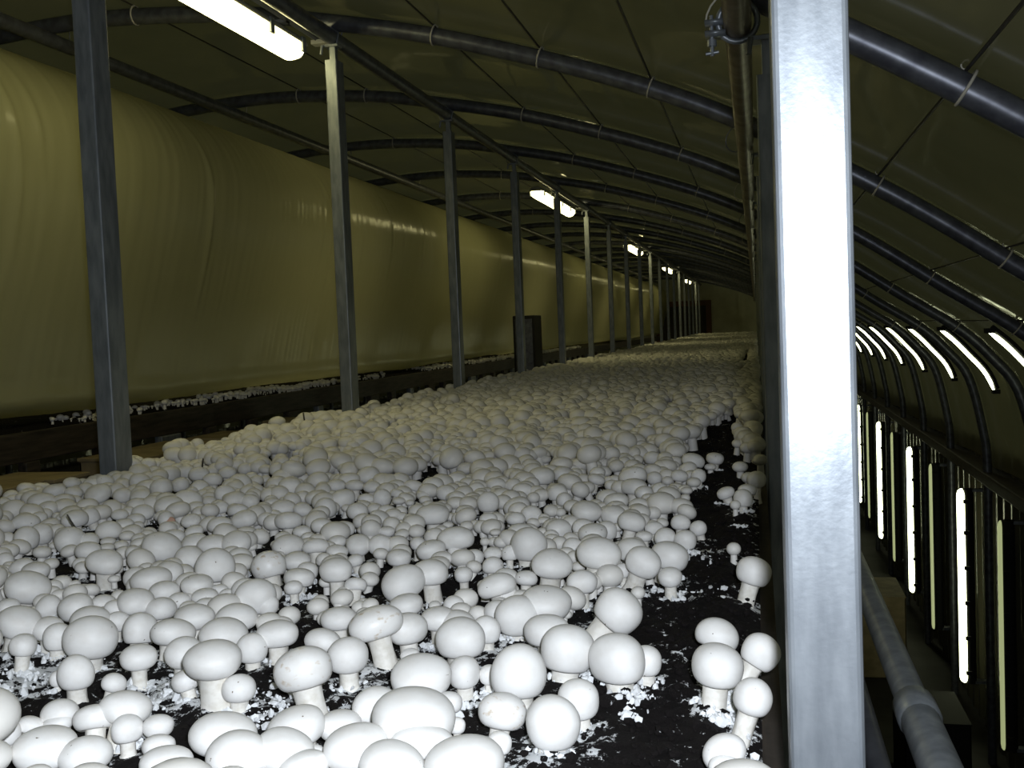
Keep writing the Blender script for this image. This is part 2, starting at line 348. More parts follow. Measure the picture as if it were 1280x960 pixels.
GLOWFILL = emis('added_fill_diffuser', LAMP_COL, LAMP_E*.42)  # for added lamps, unseen inside the tunnel, that brighten its film
for k in range(4): ceiling_lamp(6.2+5.52*k, k, -3.0, .82, f'added unseen strip lamp that brightens the polythene tunnel film, {ORD[k]} of its kind from the camera', GLOWFILL)
def curve_streak(y, k):  # glowing strip imitating a reflection in the roof film; housing and clips added
    x, h = 1.2, -.2; t = empty('curved_reflection_streak', (x, y, h+CZ)); sel = [(a, b) for a, b in HP if -.53 < b < -.07 and a > 0]
    # follow the hoop curve a little inside it
    P = [(a-.0, y, b-.0) for a, b in sel]
    bm = bmesh.new(); tube(bm, P, [.005]+[.0115]*(len(P)-2)+[.005], 12); obj('diffuser', bm, GLOWV, t)
    bm = bmesh.new(); tube(bm, [(a+.018, yy, b+.018) for a, yy, b in P], .014, 10); obj('housing', bm, BLACKP, t)
    for q in (P[0], P[-1]):
        bm = bmesh.new(); box(bm, q[0]-.012, q[0]+.03, y-.024, y+.024, q[2]-.012, q[2]+.012); obj('end_clip', bm, BLACKP, t, smooth=False)
    tag(t, f'bright slanting reflection imitated by a glowing strip on the lower roof curve at right, {ORD[k]} from the camera', 'lamp', 'glowing strips imitating reflections along the lower roof curve')
for k in range(8): curve_streak(5.49+PITCHY*k, k)
def wall_lamp(y, k, dim):
    x, h0, h1 = 1.44, -2.72, -1.28; t = empty('wall_lamp', (x, y, 0))
    bm = bmesh.new(); tube(bm, [(x+.03, y, h0), (x+.03, y, h1)], .04, 14); obj('housing', bm, BLACKP, t)
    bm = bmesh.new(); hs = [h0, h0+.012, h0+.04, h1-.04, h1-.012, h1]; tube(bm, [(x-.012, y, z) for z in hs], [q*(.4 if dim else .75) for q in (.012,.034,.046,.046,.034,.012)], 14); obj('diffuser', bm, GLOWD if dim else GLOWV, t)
    for f in (.06, .24, .42, .6, .78, .94):
        bm = bmesh.new(); z = h0+(h1-h0)*f; box(bm, x-.01, x+.03, y-.060, y-.046, z-.014, z+.014); obj('clip', bm, BLACKP, t, smooth=False)
    for z in (h0, h1-.02):
        bm = bmesh.new(); box(bm, x+.02, x+.155, y-.03, y+.03, z, z+.02); obj('bracket', bm, GALV, t, smooth=False)
    lab = ('lamp reflection imitated as faint' if dim else 'bright') + f' upright strip lamp on the right wall, {ORD[k]} of its kind from the camera'
    tag(t, lab, 'lamp', 'dim glowing tubes imitating wall reflections' if dim else 'bright upright wall lamps')
for k in range(7): wall_lamp(8.1+2.62*k, k, False)
for k in range(6): wall_lamp(6.85+2.62*k, k, True)  # dim glowing tubes in place of reflections between the bright lamps

# ------------------------------------------------------------------ the polythene tunnel over the neighbouring bed
ctrl = [(-2.62,-.24),(-2.46,-.205),(-2.43,-.10),(-2.385,.08),(-2.315,.33),(-2.26,.56),(-2.25,.74),(-2.31,.89),(-2.42,.995),(-2.62,1.07),(-2.9,1.075),(-3.3,1.0),(-3.7,.8),(-3.9,.5),(-3.95,.1),(-3.92,-.2),(-3.8,-.25)]
cs = np.array(ctrl); cl_ = np.concatenate([[0], np.cumsum(np.linalg.norm(np.diff(cs, axis=0), axis=1))])
def catm(C, m):
    out = []
    for i in range(len(C)-1):
        p0, p1, p2, p3 = C[max(i-1,0)], C[i], C[i+1], C[min(i+2, len(C)-1)]
        for k in range(m):
            t = k/m; out.append(.5*((2*p1)+(p2-p0)*t+(2*p0-5*p1+4*p2-p3)*t*t+(3*p1-p0-3*p2+p3)*t**3))
    out.append(C[-1]); return np.array(out)
bp = catm(cs, 9); bd = np.gradient(bp, axis=0); bn = np.stack([bd[:,1], -bd[:,0]], 1); bn /= np.linalg.norm(bn, axis=1)[:,None]
bs = np.concatenate([[0], np.cumsum(np.linalg.norm(np.diff(bp, axis=0), axis=1))])
ys = np.concatenate([np.arange(Y0+.12, 1.4, .05), np.arange(1.4, 7.5, .012), np.arange(7.5, 14, .03), np.arange(14, YEND, .12)])
SS, YY = np.meshgrid(bs, ys, indexing='ij')
hump = lambda c, w: np.exp(-((SS-c)/w)**2)
big = .020*fbm(SS*.9, YY*.8, 2, 3) + .004*np.sin(2*np.pi*(YY-.2)/PITCHY)*hump(.75,.5)
fine = .0035*vnoise(SS*1.2+YY*2.0, YY*26, 21)*hump(1.02,.26)*(.35+.65*np.clip(vnoise(YY*1.3, SS*0+3, 8)+.4, 0, 1)) \
     + .009*np.sin(YY*34+2.2*SS+2*vnoise(YY*2, SS*2, 4))*hump(.75,.4)*np.exp(-((YY-2.35)/.42)**2) \
     + .003*vnoise((YY*9+SS*14), (YY*3-SS*3), 5)*hump(.12,.22) + .0012*vnoise(SS*3, YY*40, 6)
ridge = 0
for yc, a in ((2.9,.010),(3.02,.006),(4.1,.008),(5.4,.008),(6.4,.01),(7.9,.01),(9.3,.01),(11,.01)):
    cen = yc + .30*(SS-.9)**2*-1 + .03*np.sin(SS*4); ridge = ridge + a*np.exp(-((YY-cen)/.018)**2)*hump(1.0,.35)
DD = big + fine + ridge
V = np.stack([bp[:,0][:,None]+bn[:,0][:,None]*DD, YY, bp[:,1][:,None]+bn[:,1][:,None]*DD], -1).reshape(-1,3)
bag = grid_mesh('film_tunnel', V, len(bs), len(ys), BAG)
tag(bag, 'long bulging white polythene tunnel closed over the bed on the left', 'film tunnel')

# neighbouring rack under it
def soil_h(x, y): return -.302 + .006*fbm(x*9, y*9, 3, 31) + .004*vnoise(x*45, y*45, 32)
t = empty('neighbouring_mushroom_bed', (-3.15, Y0, 0))
bm = bmesh.new(); box(bm, -3.86, -2.44, Y0, YEND-1, -.36, -.345); obj('bed_base', bm, WOODD, t, smooth=False)
ys = np.arange(Y0, 15, .03); xs = np.linspace(-3.83, -2.44, 24); XX, YY = np.meshgrid(xs, ys, indexing='ij')
hh = -.262 + .012*fbm(XX*12, YY*12, 3, 41); hh[-1, :] = -.335
so = grid_mesh('soil', np.stack([XX, YY, hh], -1).reshape(-1,3), len(xs), len(ys), SOIL, t); so.location = -Vector(t.location)
bm = bmesh.new(); box(bm, -2.435, -2.405, Y0, YEND-1, -.375, -.275); obj('side_board', bm, WOODD, t, smooth=False, bevel=.004)
bm = bmesh.new(); box(bm, -2.43, -2.40, Y0, YEND-1, -.56, -.52); obj('lower_rail', bm, WOODD, t, smooth=False, bevel=.004)
y = .3
for k in range(40):
    bm = bmesh.new(); w = .035 if k % 3 else .075
    box(bm, -2.43, -2.395, y-w, y+w, -1.0 if k % 3 == 0 else -.56, -.375); y += .34 + .12*((k*7) % 3)/2
    o = obj('upright', bm, GALV if k % 4 == 1 else WOODD, t, smooth=False, bevel=.004)
tag(t, 'dark timber mushroom bed rack under the polythene tunnel on the left', 'mushroom bed')
bm = bmesh.new(); box(bm, -3.86, -2.375, Y0, YEND-1, -1.02, -.98); obj('lower_shelf', bm, WOODD, t, smooth=False, bevel=.004)
# ------------------------------------------------------------------ our bed
BX0, BX1 = -1.455, -.004
t = empty('mushroom_bed', (-.73, Y0, 0))
bm = bmesh.new(); box(bm, BX0, BX1, 0.1, 27.2, -.44, -.42); obj('bed_base', bm, WOODD, t, smooth=False)
bm = bmesh.new()
for yy in POSTY: box(bm, -1.40, .013, yy-.02, yy+.02, -.49, -.44)
cb = obj('cross_beams', bm, GALV, t, smooth=False)
yb = np.arange(.1, 27.2, .03); 
def board(x0, x1, z0, z1, nm):
    YY, k = np.meshgrid(yb, np.arange(5), indexing='ij')
    cx = np.array([x0, x0, x1, x1, x0])[k]; cz = np.array([z0, z1, z1, z0, z0])[k] + np.array([0,1,1,0,0])[k]*.004*vnoise(YY*9, cx*40, 77)
    return grid_mesh(nm, np.stack([cx, YY, cz], -1).reshape(-1,3), len(yb), 5, WOODD, t, smooth=False)
for o in (board(-.006, .0115, -.43, -.318, 'side_board'), board(BX0-.02, BX0, -.43, -.318, 'side_board')): o.location = -Vector(t.location)
ya = np.concatenate([np.arange(.15, 2.6, .0075), np.arange(2.6, 6, .02), np.arange(6, 27.2, .08)]); xa = np.linspace(BX0, BX1, 200)
XX, YY = np.meshgrid(xa, ya, indexing='ij')
hh = soil_h(XX, YY) + np.where(YY < 3, .004*fbm(XX*60, YY*60, 3, 33) + .003*vnoise(XX*130, YY*130, 35), 0)
hh -= np.clip((XX+.03)/.03, 0, 1)*.012
soil = grid_mesh('casing_soil', np.stack([XX, YY, hh], -1).reshape(-1,3), len(xa), len(ya), SOIL, t); soil.location = -Vector(t.location)
tag(t, 'long shelf bed of black casing soil covered in white button mushrooms', 'mushroom bed')

# ------------------------------------------------------------------ mushrooms
RN = np.array(RM)
def ray(px, py): return RN @ np.array([(px-640)/FPX, -(py-480)/FPX, -1.0])
# caps of the photograph, tile by tile: centre x, centre y, width, height (tile pixels) [, tilt degrees, azimuth]
TILES = [
 ((0,760), 4.0, '''240,95,155,110;290,140,140,140;114*;455,138,255,205;590,65,115,100;700,98,165,165;865,118,220,145;1120,120,240,150;1260,195,150,170;
 920,215,190,150;1065,250,295,170;118,180,135,110,8,40;378,315,178,190;290,350,80,120;692,240,175,125;572,370,120,95;925,360,140,110;1195,395,170,135;300,515,180,130;
 630,490,245,170;475,545,200,140;635,595,160,135;790,585,145,110;790,680,160,100;155,580,130,80;225,690,305,200;425,725,250,180;35,620,130,160;830,770,250,120;
 1115,620,320,220;1190,720,320,230;290,570,140,40;100,65,210,150,16,90;30,30,60,50'''),
 ((600,740), 3.368, '''165,325,232,240;40,345,85,140;370,232,220,200;280,155,180,130;158,92,185,160;280,40,210,130;75,80,120,100;25,155,120,130;590,75,205,180,42,75;
 578,270,235,205;700,285,130,150;413,445,170,165;305,540,235,220;98,495,195,155;82,632,100,115;10,700,180,160;1003,175,180,140;1000,300,225,180,8,60;1185,247,155,165,34,70;
 1152,435,165,155,18,75;1022,665,180,140;1025,722,130,70'''),
 ((300,760), 3.765, '''175,115,190,120;295,278,260,205,14,-70;395,150,180,120;508,215,190,165;635,65,245,140,14,-80;787,92,195,150;465,45,165,95;935,45,170,110;1038,130,240,185;
 1150,90,140,130;1260,55,110,120;850,315,275,185;1055,295,150,150;1175,310,95,150;640,455,220,180;820,500,395,225;985,440,120,100;1020,550,80,120;260,555,270,190;470,545,200,130;
 210,665,275,180;540,640,300,200;860,630,290,150;715,730,320,180;1055,720,370,190;30,640,200,170;800,220,90,50;350,700,120,120;300,745,240,60'''),
 ((0,560), 4.0, '''650,82,108,75;742,82,80,70;362,172,85,55;272,212,108,65;190,228,60,35;112,248,70,55;60,258,60,50;20,280,70,70;25,348,75,85;488,225,130,80;480,265,118,80;
 205,262,130,80;242,300,106,75;370,220,85,50;340,255,75,45;460,172,80,50;524,170,95,70;578,140,80,55;612,235,92,75;700,165,105,85;770,120,70,80;845,125,110,80;805,195,110,90;
 700,240,95,60;715,318,105,75;706,275,80,50;600,330,80,50;930,115,85,65;900,180,90,70;995,125,95,65;1000,195,95,75;1080,50,105,75;1065,155,95,65;940,255,135,100;845,285,145,100;
 960,215,60,45;1198,170,118,90;1138,120,85,60;1125,225,100,85;1045,245,70,55;1105,295,80,65;1150,248,75,50;1250,265,90,70;1190,310,100,60;1220,350,125,75;1098,380,125,75;
 955,360,95,62;830,352,85,78;372,350,135,85;445,340,90,90;130,365,130,75;195,345,80,55;35,460,90,85;130,448,125,125;205,425,110,100;345,455,150,130,14,-80;330,420,130,80;
 440,460,110,75;440,508,125,85;540,468,75,35;535,498,75,40;545,408,125,95;455,425,120,70;615,385,100,60;635,440,75,55;690,390,60,50;680,355,90,60;695,455,75,60;605,485,70,50;
 672,522,90,70;810,488,190,140,18,90;865,440,110,60;970,415,90,45;970,470,130,80;1068,480,160,75;1180,470,150,70;1110,425,90,40;1230,425,110,60;955,545,155,120;1075,582,200,175;
 1195,555,130,120;840,620,150,110;685,645,130,110;755,655,200,110;820,710,150,60;525,562,172,100;108,590,115,80;180,610,135,55;255,580,75,60;405,575,78,60;140,690,210,150,18,90;
 265,700,90,85;25,560,90,80;240,790,125,100;375,790,170,130;520,770,120,60;675,760,190,110;805,800,155,115;450,850,200,120;595,800,130,60;985,680,160,90;970,720,100,70;
 1025,740,130,80;1100,705,80,40;895,760,110,80;1135,745,90,90;1230,715,140,135;1040,785,120,60;970,840,200,130;1180,840,210,130;40,790,110,80;570,655,60,40'''),
 ((600,560), 3.368, '''1155,515,140,120,16,80;1068,425,60,60;1033,187,75,45;1108,208,80,75;1075,240,45,60;845,310,80,65;918,335,70,60;865,385,90,85;840,400,90,70;800,450,160,120;
 800,540,105,80;778,372,90,70;690,475,145,120,24,110;500,437,180,130;640,425,130,100;390,415,90,80;305,480,175,115;205,402,155,145;170,350,110,70;300,372,70,60;330,340,105,85;
 475,355,125,70;435,330,95,70;530,345,90,80;450,262,135,85;565,280,110,80;640,308,120,85,14,60;732,335,75,55;668,243,88,68;690,370,70,40;575,220,105,50;535,205,95,65;
 150,295,80,55;215,275,85,70;270,305,55,35;340,272,45,40;156,240,110,65;225,210,55,50;325,185,85,70;355,215,70,60;260,115,115,75;345,105,85,60;178,175,85,60;35,225,90,90;
 35,300,75,60;90,195,85,50;65,150,80,55;645,115,115,60;650,160,110,65;735,125,65,55;490,130,70,35;495,100,65,45;435,160,50,40;560,155,70,45;690,185,75,55;710,210,60,40;
 755,170,65,50;840,115,70,50;920,115,65,60;900,145,60,45;825,165,60,40;870,180,50,35;865,210,40,35;830,205,40,30;990,42,75,35;970,80,50,25;900,50,95,55;725,40,70,55;
 810,75,60,45;1095,80,65,50;55,492,90,75;70,575,160,100;110,540,100,60;275,600,205,170;430,560,125,100;500,545,65,50;595,515,75,65;665,610,60,60;195,545,100,60;415,500,60,45;
 125,440,70,90;55,440,80,50;20,395,40,45;65,355,50,30;100,610,120,40;1130,125,60,50;1165,130,80,70;1125,175,80,45;1180,50,60,50'''),
 ((300,580), 4.0, '''640,50,118,80;545,75,105,50;250,108,118,88;165,135,70,70;362,45,65,45;295,42,60,40;428,58,48,40;480,105,100,60;510,170,125,90;428,215,115,100;380,165,110,60;
 710,165,90,95;630,175,80,60;588,232,105,82;700,268,110,72;735,235,90,65;805,238,65,60;855,275,75,60;965,248,160,90;1030,140,95,75;1085,170,88,72;1125,235,95,35;1225,195,130,110;
 1240,272,80,60;1080,365,175,95;955,425,150,90;1010,468,105,62;1080,435,85,60;1170,462,98,78;1235,520,120,95;1117,550,95,75;1250,440,60,45;1210,385,85,50;950,535,180,125;
 810,585,215,160;795,465,125,85;592,400,125,95;700,400,115,100;785,400,70,70;480,525,168,120;578,602,115,75;575,480,85,60;485,435,105,60;380,410,130,80;240,400,160,80;
 140,502,170,145;285,480,145,90;295,565,150,95;340,530,105,85;268,615,95,70;80,655,195,170;505,710,195,120;830,700,165,100;830,775,190,80;990,735,180,105;1070,700,110,90;
 1090,790,180,50;515,320,110,75;410,305,110,75;240,278,130,80;135,275,90,70;45,270,90,70;350,278,90,55;215,215,125,70;315,225,100,65;75,185,105,85;310,335,95,50;50,355,115,85;
 440,335,55,50;485,385,90,50;345,365,80,40;215,365,80,40;620,330,70,45;735,335,80,50;888,395,80,65;870,110,100,60;965,100,110,75;1080,75,100,70;1180,125,85,70;780,105,90,55;
 660,110,85,45;575,105,90,50;790,150,80,50;795,185,65,40;925,180,60,45;850,195,45,35;890,210,40,35;20,735,140,120;135,700,110,100;1005,325,60,35;1040,305,55,30'''),
]
LIST = []
for (ox, oy), s, txt in TILES:
    for row in txt.replace('\n', '').split(';'):
        v = row.strip().split(',')
        if len(v) < 4: continue
        v = [float(q) for q in v]
        cx, cy, w, h = ox+v[0]/s, oy+v[1]/s, v[2]/s, v[3]/s
        if any((cx-a[0])**2 + (cy-a[1])**2 < (.38*min(w, a[2]))**2 for a in LIST): continue
        LIST.append((cx, cy, w, h, v[4] if len(v) > 4 else None, v[5] if len(v) > 5 else None))
# things one can point to: pixel of the cap, short phrase, full label
ANCH = [
 (469,777,'the brown-stained cap','brown-stained wide white mushroom cap on a thick leaning stem, front centre',1),
 (378,834,'the dirty-edged cap','large round white mushroom with a dirty cap edge and stem leaning right',1),
 (518,893,'the widest front cap','widest smooth white mushroom cap at the front edge of the picture',0),
 (266,822,'the broad flat-topped mushroom','broad flat-topped white mushroom on a thick short stem at lower left',0),
 (114,794,'the big one-dotted cap','big round white mushroom with one dark dot, at the lower left',0),
 (131,700,'the T-shaped mushroom','T-shaped white mushroom standing free on bare black soil at left',0),
 (775,762,'the sideways-leaning mushroom','large white mushroom leaning sideways, its thick stem pointing lower left',0),
 (772,820,'the cap beside the bare soil','large white mushroom with a black speck, at the edge of the bare soil',0),
 (649,836,'the ball-round cap','ball-round smooth white mushroom cap, right of the front centre',0),
 (690,900,'the round front cap by bare soil','big round white mushroom nearest the front beside the bare black soil',0),
 (629,886,'the tan-stained small cap','medium white mushroom with a tan stain on its left side, near front',1),
 (897,829,'the thick-stemmed edge mushroom','white mushroom on thick stem and white mycelium, in the cluster by the right board',0),
 (898,792,'the rear cap of the edge cluster','white mushroom cap at the back of the cluster near the bright post',0),
 (952,813,'the mushroom over the board','white mushroom leaning out over the dark edge board, beside the bright post',0),
 (942,869,'the small leaning edge mushroom','small white mushroom leaning right at the board, below its neighbour beside the post',0),
 (903,937,'the lowest edge mushroom','white mushroom lowest in the picture at the right edge of the bed',0),
 (943,713,'the lone edge mushroom','lone white mushroom with long stem at the dark edge board, halfway up',0),
 (728,727,'the tall upright mushroom','tall upright white mushroom with long bare stem, right of centre',0),
 (805,701,'the mushroom showing gills','white mushroom tilted back so the furrowed stem below its cap shows',0),
 (748,687,'the smooth oval cap','large smooth oval white cap left of the mushroom with furrowed stem',0),
 (682,740,'the huge domed cap','huge domed white mushroom cap left of the tall upright one',0),
 (661,679,'the egg-shaped cap','egg-shaped large white mushroom cap right of centre, middle distance',0),
 (691,702,'the low wide cap','wide white mushroom cap just below the egg-shaped one, right of centre',0),
 (269,705,'the big speckled round cap','big round faintly speckled white mushroom, left of centre',0),
 (202,682,'the tilted dotted cap','large tilted oval white cap with a dark dot, left of centre',0),
 (335,705,'the cap with brown spot','round white mushroom with a brown spot low on its left side, mid-left',1),
 (320,744,'the large pale round cap','large pale round white mushroom in the left centre foreground',0),
 (502,726,'the large centre cap','large round white mushroom in the middle of the foreground bed',0),
 (538,714,'the thick-stemmed centre mushroom','white mushroom with thick white stem just behind the large centre cap',0),
 (420,711,'the lone-stemmed mushroom','white mushroom with short stem beside black soil, left of centre',0),
 (570,671,'the bean-shaped cap','wide bean-shaped white mushroom cap in the middle distance, centre',0),
 (541,642,'the wide rear cap','wide white mushroom cap behind a patch of black soil, centre',0),
 (734,638,'the broad cap at mid right','broad white mushroom cap at mid right, behind the smooth oval cap',0),
 (790,652,'the slanted oval cap','slanted oval white mushroom at mid right, near the bare soil',0),
 (162,580,'the cap at the first left post','white mushroom standing right against the foot of the first left post',0),
 (93,647,'the mushroom under the twig','white mushroom with a short black twig lying on it, far left',0),
 (207,648,'the halved mushroom','white mushroom with a pinkish cut piece against it, mid left',0),
 (526,844,'the domed cap near front','domed white mushroom cap just behind the widest front cap',0),
 (369,907,'the front left-centre cap','large smooth white mushroom cap at the front, left of the widest one',0),
 (580,951,'the cap cut by bottom centre','large white mushroom cap cut off by the bottom frame, centre',0),
 (279,915,'the great front-left cap','very large smooth white mushroom cap at the front, left of centre',0),
 (56,932,'the long oval corner cap','long oval white mushroom cap in the lower left corner',0),
 (157,882,'the soil-shadowed cap','large white cap at lower left with black soil in front of it',0),
 (35,732,'the tilted left-edge cap','large white mushroom tilted up to the right, near the left frame edge',0),
 (677,596,'the pale far dome','domed white mushroom in the far middle, larger than those around it',0),
 (460,592,'the far round dome','round white mushroom at the back of the sharp area, centre',0),
 (363,606,'the far left-centre dome','round white mushroom beside a dark gap, at the back left of centre',0),
 (245,625,'the rear left dome','domed white mushroom behind the halved one, mid left',0),
 (576,795,'the wide cap at centre front','wide white mushroom cap left of the ball-round one',0),
 (645,765,'the small oval centre-right cap','oval white mushroom cap at the lower left of the huge domed one',0),
 (851,652,'the pair on bare soil','left one of a pair of small mushrooms on the bare black soil',0),
 (907,617,'the small edge button','small white mushroom isolated on the black soil near the right board',0),
 (886,570,'the far button by the soil','small flat white mushroom at the far end of the bare soil',0),
 (620,731,'the cap behind the clump','white mushroom in the overlapping clump left of the huge domed cap',0),
 (29,805,'the lower left small cap','small white mushroom on a bare stem at the far left, above white mycelium',0),
]
def place(cx, cy, w):
    D = .05; r = ray(cx, cy)
    tall = min(math.hypot(cx-a[0], cy-a[1]) for a in ANCH if 'stem' in a[3] or 'leaning' in a[3] or 'T-shaped' in a[3]) < 10
    f = .70 if tall else .42 + .16*((cx*7.3+cy*3.1) % 1.0)
    for _ in range(12):
        hc = .008 + f*D
        k = (-.302 + hc)/r[2]; D = w*k/FPX*1.02      # depth along the optical axis is k
    return r*k, D, k
MSH = []
for i, (cx, cy, w, h, tl, az) in enumerate(LIST):
    C, D, k = place(cx, cy, w)
    if not (BX0-.01 < C[0] < .05): continue
    e = math.atan2(-C[2], math.hypot(C[0], C[1])); q = min(h/w, 1.05)
    a = math.sqrt(max(q*q - math.sin(e)**2, .2))/math.cos(e); a = min(max(a*.93, .58), .90)
    MSH.append(dict(px=(cx, cy), w=w, C=C, D=D, a=a, tl=tl, az=az))
for m in MSH: m['share'] = m['w']
MSH.sort(key=lambda m: -m['w'])
IND, REST = MSH[:300], MSH[300:]

def lathe(name, prof, n, mat_, wob=0., seed=0, stem=False):
    rs = np.random.RandomState(seed); P = np.array(prof); m = len(P); V = []; th = np.arange(n)/n*2*np.pi
    ph = rs.rand(4)*6.28
    wb = 1 + wob*(np.sin(2*th+ph[0])*1.1 + np.sin(3*th+ph[1])*.6)
    rings = P[1:] if not stem else P
    for j, (r, z) in enumerate(rings):
        rr = r*wb; zz = z + wob*.25*np.sin(th+ph[2])*r
        if stem: rr = r*(1+.05*np.sin(5*th+ph[3]+z*3)+.04*np.sin(9*th+z*5))
        V.append(np.stack([rr*np.cos(th), rr*np.sin(th), zz+0*th], 1))
    V = np.concatenate(V); F = []; nr = len(rings)
    for j in range(nr-1):
        for i in range(n):
            F.append((j*n+i, (j+1)*n+i, (j+1)*n+(i+1)%n, j*n+(i+1)%n))
    me = bpy.data.meshes.new(name)
    vs = [tuple(v) for v in V]; fs = list(F)
    if not stem:
        vs.append((0, 0, P[0][1])); t = len(vs)-1
        fs += [(t, i, (i+1)%n) for i in range(n)]
    fs.append(tuple((nr-1)*n+i for i in range(n)))
    if stem: fs.append(tuple(range(n))[::-1])
    me.from_pydata(vs, [], fs); me.materials.append(mat_)
    for p in me.polygons: p.use_smooth = True
    return me
def cap_profile(flat, low, curl):
    """unit diameter 1, centred height, total height 1"""
    P = []
    for k in range(12):
        a = math.pi/2*k/11; P.append((.5*math.sin(a)**(1.0), low + (1-low)*math.cos(a)**flat))
    for k in range(1, 7):
        a = math.pi/2*k/6*.86; P.append((.5-(.5-.24)*(1-math.cos(a))*curl, low*(1-math.sin(a))))
    P += [(.30, .06), (.25, .10), (.2, .13)]
    return [(r, z-.5) for r, z in P]
CAPS = [lathe('mushroom_cap', cap_profile(f, l, c), 28, CAPM, w, s) for s, (f, l, c, w) in enumerate([(.92,.44,.75,.02),(1.0,.40,.8,.035),(.85,.46,.7,.03),(1.05,.48,.9,.045),(.9,.42,.6,.06),(.95,.5,.8,.03)])]
CAPSB = [lathe('mushroom_cap', cap_profile(.92,.44,.75), 28, CAPB, .04, 9)]
STEMS = [lathe('mushroom_stem', [(a, 0), (a*.93, .08), (b*1.02, .3), (b, .6), (b*1.04, .85), (b*1.15, 1.0)], 18, STEM, 0, s, True) for s, (a, b) in enumerate([(.30,.25),(.28,.23),(.34,.26),(.27,.21)])]
SPECIAL = {}
for ax, ay, short, full, spot in ANCH:
    j = min(range(len(IND)), key=lambda j: math.hypot(IND[j]['px'][0]-ax, IND[j]['px'][1]-ay))
    if math.hypot(IND[j]['px'][0]-ax, IND[j]['px'][1]-ay) < 14 and j not in SPECIAL: SPECIAL[j] = (short, full, spot)
    else: print('ANCHOR missed', ax, ay, short)
DIRS = ['directly right of', 'up and right from', 'straight above', 'up and left from', 'directly left of', 'down and left from', 'straight below', 'down and right from']
taken = {}
order = []
for j, m in enumerate(IND):
    if j in SPECIAL: continue
    s = min(SPECIAL, key=lambda s: math.hypot(IND[s]['px'][0]-m['px'][0], (IND[s]['px'][1]-m['px'][1])*1.2))
    dx, dy = m['px'][0]-IND[s]['px'][0], IND[s]['px'][1]-m['px'][1]
    order.append((math.hypot(dx, dy), j, s, int(round(math.atan2(dy, dx)/(math.pi/4))) % 8))
for dist, j, s, dr in sorted(order):
    n = taken.get((s, dr), 0); taken[(s, dr)] = n+1; w = IND[j]['w']
    size = 'tiny' if w < 21 else 'small' if w < 31 else 'medium' if w < 47 else 'large'
    rank = ['', 'second one ', 'third one ', 'fourth one ', 'fifth one ', 'sixth one ', 'seventh one ', 'eighth one ', 'ninth one ', 'tenth one '][min(n, 9)]
    IND[j]['label'] = f"{size} white mushroom, {rank}{DIRS[dr]} {SPECIAL[s][0]}"
for j, (short, full, spot) in SPECIAL.items(): IND[j]['label'] = full
def mushroom_pose(C, D, a, tl, az, rs):
    if tl is None: tl, az = abs(rs.normal(0, 11)), rs.uniform(0, 360)
    ta, aa = math.radians(min(tl, 45)), math.radians(90-az)   # azimuth clockwise from the way the camera looks
    ax = Vector((math.sin(ta)*math.cos(aa), math.sin(ta)*math.sin(aa), math.cos(ta)))
    q = Vector((0,0,1)).rotation_difference(ax)
    hb = C[2] - (-.307 - (.012 if C[0] > -.02 else 0)); L = hb/ax.z
    return q, ax, L
rs = np.random.RandomState(5)
def build_mushroom(m, j):
    C = Vector(m['C']); D = m['D']; q, ax, L = mushroom_pose(C, D, m['a'], m['tl'], m['az'], rs)
    root = empty('button_mushroom', C - ax*L + Vector((0,0,CZ))); root.rotation_mode = 'QUATERNION'; root.rotation_quaternion = q
    spot = j in SPECIAL and SPECIAL[j][2]
    cp = bpy.data.objects.new('cap', (CAPSB if spot else CAPS)[0 if spot else rs.randint(len(CAPS))]); link(cp, root)
    th = D*m['a']*1.0
    cp.scale = (D, D, th); cp.location = (0, 0, L); cp.rotation_euler = (0, 0, rs.uniform(0, 6.28))
    st = bpy.data.objects.new('stem', STEMS[rs.randint(4)]); link(st, root)
    top = L - th*.36; st.scale = (D, D, top); st.rotation_euler = (0, 0, rs.uniform(0, 6.28))
    tag(root, m['label'], 'mushroom', 'white button mushrooms in the foreground of the bed')
    return root
for j, m in enumerate(IND):
    r = build_mushroom(m, j)
    if j in SPECIAL and SPECIAL[j][0] == 'the halved mushroom':
        me = lathe('cut_piece', [(0, .25), (.25, .24), (.42, .1), (.47, -.1), (.40, -.22), (.2, -.25)], 20, CUTM, .1, 4)
        c = bpy.data.objects.new('cut_piece', me); link(c, r); D = m['D']; c.scale = (D*.8, D*.75, D*.3); c.location = (D*.42, -D*.38, D*.78); c.rotation_euler = (1.1, .1, .25); c['label'] = 'pinkish brown cut piece'

# the rest of the crop: uncountable further back, one object
def cap_lo(nu, nv):
    P = [(0,.5)]
    for k in range(1, nv+1):
        a = math.pi*.86*k/nv; P.append((.5*math.sin(a)**.9, .5*math.cos(a)*(1 if a < 1.57 else .95)))
    th = np.arange(nu)/nu*2*np.pi; V = [(0,0,.5)]
    for r, z in P[1:]: V += [(r*math.cos(t), r*math.sin(t), z) for t in th]
    T = []
    for i in range(nu): T.append((0, 1+i, 1+(i+1)%nu))
    for k in range(nv-1):
        for i in range(nu):
            a, b, c, d_ = 1+k*nu+i, 1+(k+1)*nu+i, 1+(k+1)*nu+(i+1)%nu, 1+k*nu+(i+1)%nu
            T += [(a, b, c), (a, c, d_)]
    z0 = P[-1][1]; b0 = len(V)                       # stem
    for z, r in ((z0+.05, .22), (-1.25, .25)): V += [(r*math.cos(t), r*math.sin(t), z) for t in th]
    for i in range(nu):
        a, b = b0+i, b0+(i+1)%nu; T += [(a, a+nu, b+nu), (a, b+nu, b)]
    return np.array(V), np.array(T)
def to_px(P):
    c = P @ RN; return 640+FPX*c[:,0]/-c[:,2], 480-FPX*c[:,1]/-c[:,2], -c[:,2]
